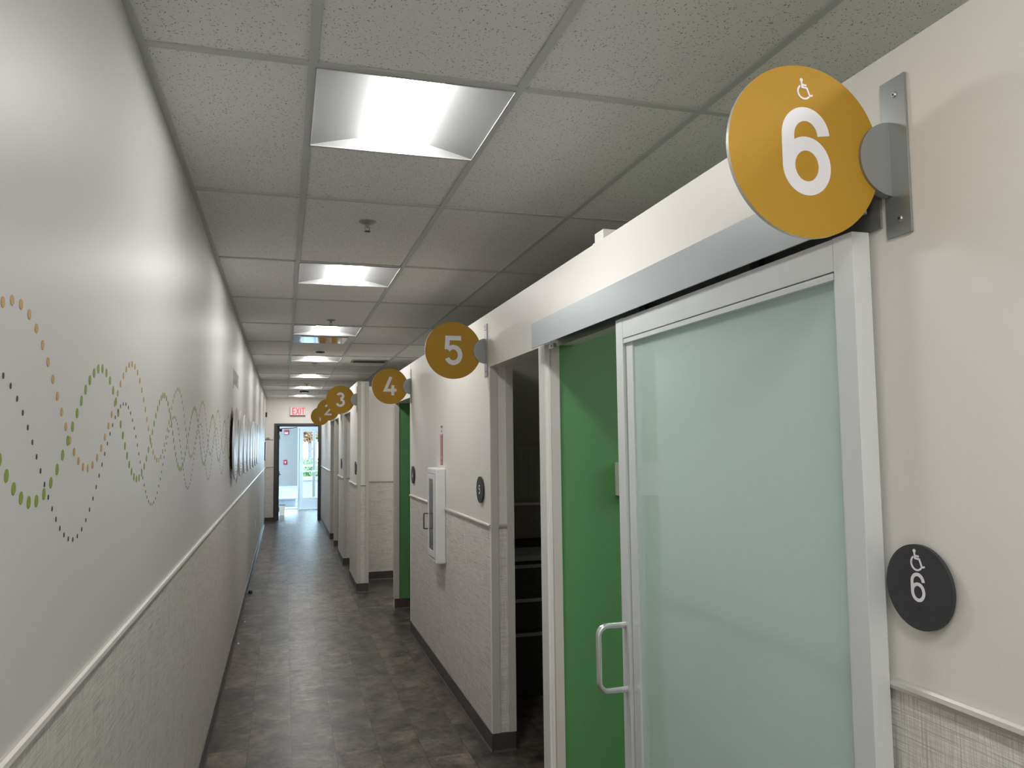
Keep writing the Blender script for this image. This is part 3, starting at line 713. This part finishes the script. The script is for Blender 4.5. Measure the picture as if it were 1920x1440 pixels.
# small black EXIT plaque right of the doorway
t = thing('exit_plaque', 'small black rectangular plaque reading EXIT, right of the far doorway', 'sign', (1.262, YE - .0005, 1.60))
mb = MB(); mb.box(-.085, .085, -.006, 0, -.045, .045); mb.build('plate', 'plaque', t, bevel=.001)
text_mesh('lettering', 'EXIT', .055, t, 'white', facing((0, -1, 0), (0, -.0068, .012)), .0004)

# vestibule
mb = MB(); mb.box(-1.4, -1.25, YE + .14, YV, 0, HC + .16); struct(mb.build('wall_vestibule_left', 'wall'))
mb = MB(); mb.box(2.2, 2.35, YE + .14, YV, 0, HC + .16); struct(mb.build('wall_vestibule_right', 'wall'))
mb = MB(); mb.box(-1.4, 2.35, YE + .14, YV, HC - .02, HC); mb.box(-1.4, XR, YE, YV, HC + .16, HC + .3); struct(mb.build('ceiling', 'tile'))
mb = MB(); mb.box(-1.25, 2.2, YE + .14, YV + .12, -.1, 0.0005); struct(mb.build('floor', 'floor'))
mb = MB(); mb.box(-1.4, 2.35, YV, YV + .12, 2.19, HC + .3); mb.box(-1.4, .2, YV, YV + .12, 0, 2.19); mb.box(1.80, 2.35, YV, YV + .12, 0, 2.19); struct(mb.build('wall_front', 'panel'))
# storefront sidelight
t = struct(thing('window_1', 'pale aluminium sidelight left of the outer door', 'window', (.2, YV, 0)))
mb = MB(); mb.box(0, .06, 0, .1, 0, 2.19).box(.537, .575, -.01, .1, 0, 2.19).box(.06, .537, 0, .1, 2.14, 2.19).box(.06, .537, 0, .1, .545, .61).box(.06, .537, 0, .1, 0, .035); mb.build('window_frame', 'white_frame', t)
mb = MB(); mb.box(.06, .537, .03, .06, .61, 2.14); mb.build('infill_panel', 'panel', t)
mb = MB(); mb.box(.06, .537, .045, .051, .035, .545); mb.build('glass_pane', 'glass', t)
# outer door
t = struct(thing('door_2', 'aluminium and glass outer door with a push bar', 'door', (.775, YV, 0)))
mb = MB(); mb.box(.0, .105, .02, .065, .01, 2.12).box(.92, 1.02, .02, .065, .01, 2.12).box(.105, .92, .02, .065, 2.02, 2.12).box(.105, .92, .02, .065, .01, .30); mb.build('leaf_frame', 'white_frame', t, bevel=.003)
mb = MB(); mb.box(.105, .92, .035, .041, .30, 2.02); mb.build('glass_pane', 'glass', t)
mb = MB(); mb.box(0, 1.02, -.01, .1, 2.125, 2.19); mb.build('head_frame', 'white_frame', t)
mb = MB(); mb.box(.04, .98, -.035, .02, .965, 1.0); mb.build('push_bar', 'alu', t, bevel=.006)
mb = MB(); mb.box(.03, .99, -.045, .012, 2.09, 2.118); mb.build('header_closer', 'alu', t, bevel=.004)
mb = MB(); mb.tube([(.115, .07, 1.0), (.13, .11, 1.03), (.13, .11, 1.22), (.115, .07, 1.25)], .012); mb.build('pull', 'steel', t)
mb = MB(); mb.box(0, 1.02, -.06, .12, .0006, .012); mb.build('threshold', 'alu', t)
# alarms on the infill panel
t = thing('alarm_strobe', 'red alarm strobe, upper of two red boxes beyond the doorway', 'fire alarm', (.450, YV + .029, 2.015))
mb = MB(); mb.box(-.058, .058, -.04, 0, -.06, .06); mb.build('housing', 'red', t, bevel=.004)
mb = MB(); mb.box(-.045, .045, -.058, -.0405, -.045, .0); mb.build('strobe_lens', 'plastic', t, bevel=.006)
t = thing('pull_station', 'red manual pull station, lower of two red boxes beyond the doorway', 'fire alarm', (.428, YV + .029, 1.23))
mb = MB(); mb.box(-.045, .045, -.04, 0, -.065, .065); mb.build('housing', 'red', t, bevel=.004)
mb = MB(); mb.prism([(-.028, .018), (.028, .018), (.006, -.012), (.006, -.03), (-.006, -.03), (-.006, -.012)], lambda u, v, w_: (u, -.0405 - w_, v), .012); mb.build('pull_lever', 'plastic', t)
t = thing('small_bin', 'small tan bin on the floor just past the far doorway', 'bin', (.36, 19.6, 0))
mb = MB(); mb.add([(-.055, -.07, 0.001), (.055, -.07, .001), (.055, .07, .001), (-.055, .07, .001), (-.07, -.09, .24), (.07, -.09, .24), (.07, .09, .24), (-.07, .09, .24)], [(0, 3, 2, 1), (0, 1, 5, 4), (1, 2, 6, 5), (2, 3, 7, 6), (3, 0, 4, 7)]); mb.build('bin_body', 'tan', t)
mb = MB(); mb.box(-.074, .074, -.094, .094, .241, .258); mb.build('rim', 'dark', t, bevel=.004)

# outdoors
mb = MB(); mb.box(-30, 30, YV + .12, 80, -.12, -.02); tag(mb.build('pavement', 'asphalt'), 'grey pavement outside the glass door', 'ground', kind='structure')
mb = MB(); mb.box(-3, 6, 24.2, 24.5, -.02, .62); mb.box(-3.05, 6.05, 24.15, 24.55, .62, .72)
tag(mb.build('planter_wall', 'concrete', bevel=.01), 'low pale concrete planter wall seen through the glass door', 'low wall')
mb = MB(); mb.box(.1, .72, 22.6, 23.0, -.02, .18); mb.box(.05, .78, 22.5, 23.1, .18, .23)
tag(mb.build('concrete_step', 'concrete', bevel=.01), 'white concrete ledge seen through the low sidelight', 'ledge')
def foliage(mb, c, rx, ry, rz, n, s, seed):
    rd = random.Random(seed)
    for _ in range(n):
        while True:
            a = [rd.uniform(-1, 1) for _ in range(3)]
            if a[0] ** 2 + a[1] ** 2 + a[2] ** 2 < 1: break
        p = Vector((c[0] + a[0] * rx, c[1] + a[1] * ry, c[2] + a[2] * rz))
        u = Vector([rd.uniform(-1, 1) for _ in range(3)]).normalized(); v = u.orthogonal().normalized()
        mb.add([p - u * s, p + v * s * .5, p + u * s, p - v * s * .5], [(0, 1, 2, 3)])
mb = MB()
for i in range(9): foliage(mb, (-.4 + i * .45, 24.9, .74), .32, .3, .22, 260, .05, i)
tag(mb.build('planter_hedge', 'leaf'), 'low green hedge growing behind the planter wall', 'hedge', kind='stuff')
def tree(x, y, h_, mt, lb, seed, r=1.5):
    t_ = thing('tree', lb, 'tree', (x, y, -.02))
    mb = MB(); mb.tube([(0, 0, 0), (.03, 0, h_ * .4), (-.02, .02, h_ * .75)], [.11, .085, .04], n=12)
    for k in range(4): mb.tube([(0, 0, h_ * (.4 + .07 * k)), (.5 * math.cos(k * 1.7), .5 * math.sin(k * 1.7), h_ * (.62 + .07 * k))], [.035, .012], n=8)
    mb.build('trunk', 'bark', t_)
    mb = MB(); foliage(mb, (0, 0, h_ * .78), r, r, h_ * .27, 2200, .11, seed); mb.build('crown', mt, t_)
tree(1.30, 30, 3.5, 'autumn', 'orange autumn tree seen through the glass door', 5, .42)
tree(1.95, 34, 3.6, 'leaf', 'pale green tree seen through the glass door', 6, .7)
for i, (x, y, z, r_, lb) in enumerate(((1.25, 26.2, .75, .55, 'rounded shrub behind the planter wall, left of the dark post'), (2.35, 26.7, .7, .45, 'rounded shrub behind the planter wall, right of the dark post'))):
    q = thing('shrub', lb, 'shrub', (x, y, -.02))
    mb = MB(); foliage(mb, (0, 0, z), r_, r_, z * .75, 1100, .06, 40 + i); mb.build('foliage', 'leaf', q)
    mb = MB()
    for k in range(4): mb.tube([(0, 0, 0), (.18 * math.cos(k * 1.6), .18 * math.sin(k * 1.6), z * .9)], [.02, .01], n=8)
    mb.build('stems', 'bark', q)
t = thing('street_post', 'dark slim post outside the glass door', 'post', (1.235, 23.4, -.02))
mb = MB(); mb.tube([(0, 0, .012), (0, 0, 2.9)], .045); mb.build('post', 'bark', t)
mb = MB(); mb.lathe([(0, 0), (.09, 0), (.09, .015), (.04, .03)]); mb.build('foot', 'bark', t)
t = thing('handrail', 'white horizontal handrail outside the glass door', 'railing', (-.5, 23.9, -.02))
mb = MB(); mb.box(0, 4, -.02, .02, 1.06, 1.12); mb.build('top_bar', 'white_frame', t, bevel=.005)
for x in (0.05, 2.4, 3.9):
    mb = MB(); mb.box(x, x + .04, -.02, .02, 0, 1.06); mb.build('post', 'white_frame', t)

# ================================================================== ROOM 5 (dark), ROOM 6
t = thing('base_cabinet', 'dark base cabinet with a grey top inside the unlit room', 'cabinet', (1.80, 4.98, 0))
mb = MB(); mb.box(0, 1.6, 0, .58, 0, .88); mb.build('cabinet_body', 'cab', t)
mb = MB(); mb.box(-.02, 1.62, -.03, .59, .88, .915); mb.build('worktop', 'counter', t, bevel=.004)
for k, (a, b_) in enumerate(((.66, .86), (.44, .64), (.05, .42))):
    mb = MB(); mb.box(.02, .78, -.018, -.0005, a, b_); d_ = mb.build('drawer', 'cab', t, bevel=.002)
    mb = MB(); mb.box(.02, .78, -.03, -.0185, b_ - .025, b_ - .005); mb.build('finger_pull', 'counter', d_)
t = thing('black_monitor_tray', 'low black tray lying on the grey worktop', 'tray', (1.95, 5.35, .916))
mb = MB(); mb.box(0, .34, 0, .18, 0, .018); mb.build('base', 'black', t, bevel=.003)
mb = MB(); mb.box(0, .34, 0, .008, .018, .04).box(0, .34, .172, .18, .018, .04).box(0, .008, .008, .172, .018, .04).box(.332, .34, .008, .172, .018, .04); mb.build('rim', 'black', t)
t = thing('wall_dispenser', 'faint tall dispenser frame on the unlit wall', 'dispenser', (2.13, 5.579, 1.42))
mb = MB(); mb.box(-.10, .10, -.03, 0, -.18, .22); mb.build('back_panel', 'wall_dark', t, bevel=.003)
for x in (-.06, .02):
    mb = MB(); mb.tube([(x, -.05, -.16), (x, -.05, .18)], .022); mb.build('cylinder', 'glass', t)
t = thing('rolling_stool', 'rolling stool in the unlit room with one chrome caster showing', 'stool', (2.42, 4.62, 0))
mb = MB(); mb.lathe([(0, .50), (.17, .50), (.185, .53), (.17, .56), (0, .565)]); mb.build('seat', 'black', t)
mb = MB(); mb.tube([(0, 0, .12), (0, 0, .5)], .022); mb.build('column', 'dark', t)
for k in range(5):
    a = math.radians(180 + 72 * k)
    mb = MB(); mb.tube([(0, 0, .13), (.27 * math.cos(a), .27 * math.sin(a), .075)], [.02, .013]); lg = mb.build('leg', 'dark', t)
    cx, cy = .27 * math.cos(a), .27 * math.sin(a)
    mb = MB(); mb.tube([(cx - .012, cy, .0265), (cx + .012, cy, .0265)], .026); mb.tube([(cx, cy, .04), (cx, cy, .078)], .008); mb.build('caster', 'chrome', lg)
t = thing('glove_box_holder', 'thin grey holder on the green wall beside the sliding door', 'wall holder', (1.79, 3.1855, 1.42))
mb = MB(); mb.box(0, .26, -.10, 0, 0, .008).box(0, .26, -.006, 0, .008, .145).box(0, .008, -.10, -.006, .008, .145).box(.252, .26, -.10, -.006, .008, .145).box(.008, .252, -.10, -.094, .008, .145); mb.build('tray', 'trim_paint', t)
mb = MB(); mb.box(.012, .248, -.09, -.01, .0085, .13); mb.build('carton', 'jamb_white', t)
# little box on top of the wall over opening six
t = thing('wall_top_box', 'small pale grey box standing on top of the wall', 'junction box', (W1 + .004, 2.60, HW))
mb = MB(); mb.box(0, .09, -.05, .03, 0.0005, .038); mb.build('box_body', 'jamb_white', t, bevel=.001)
mb = MB(); mb.box(.01, .05, .031, .075, .0005, .013); mb.build('tab', 'jamb_white', t)
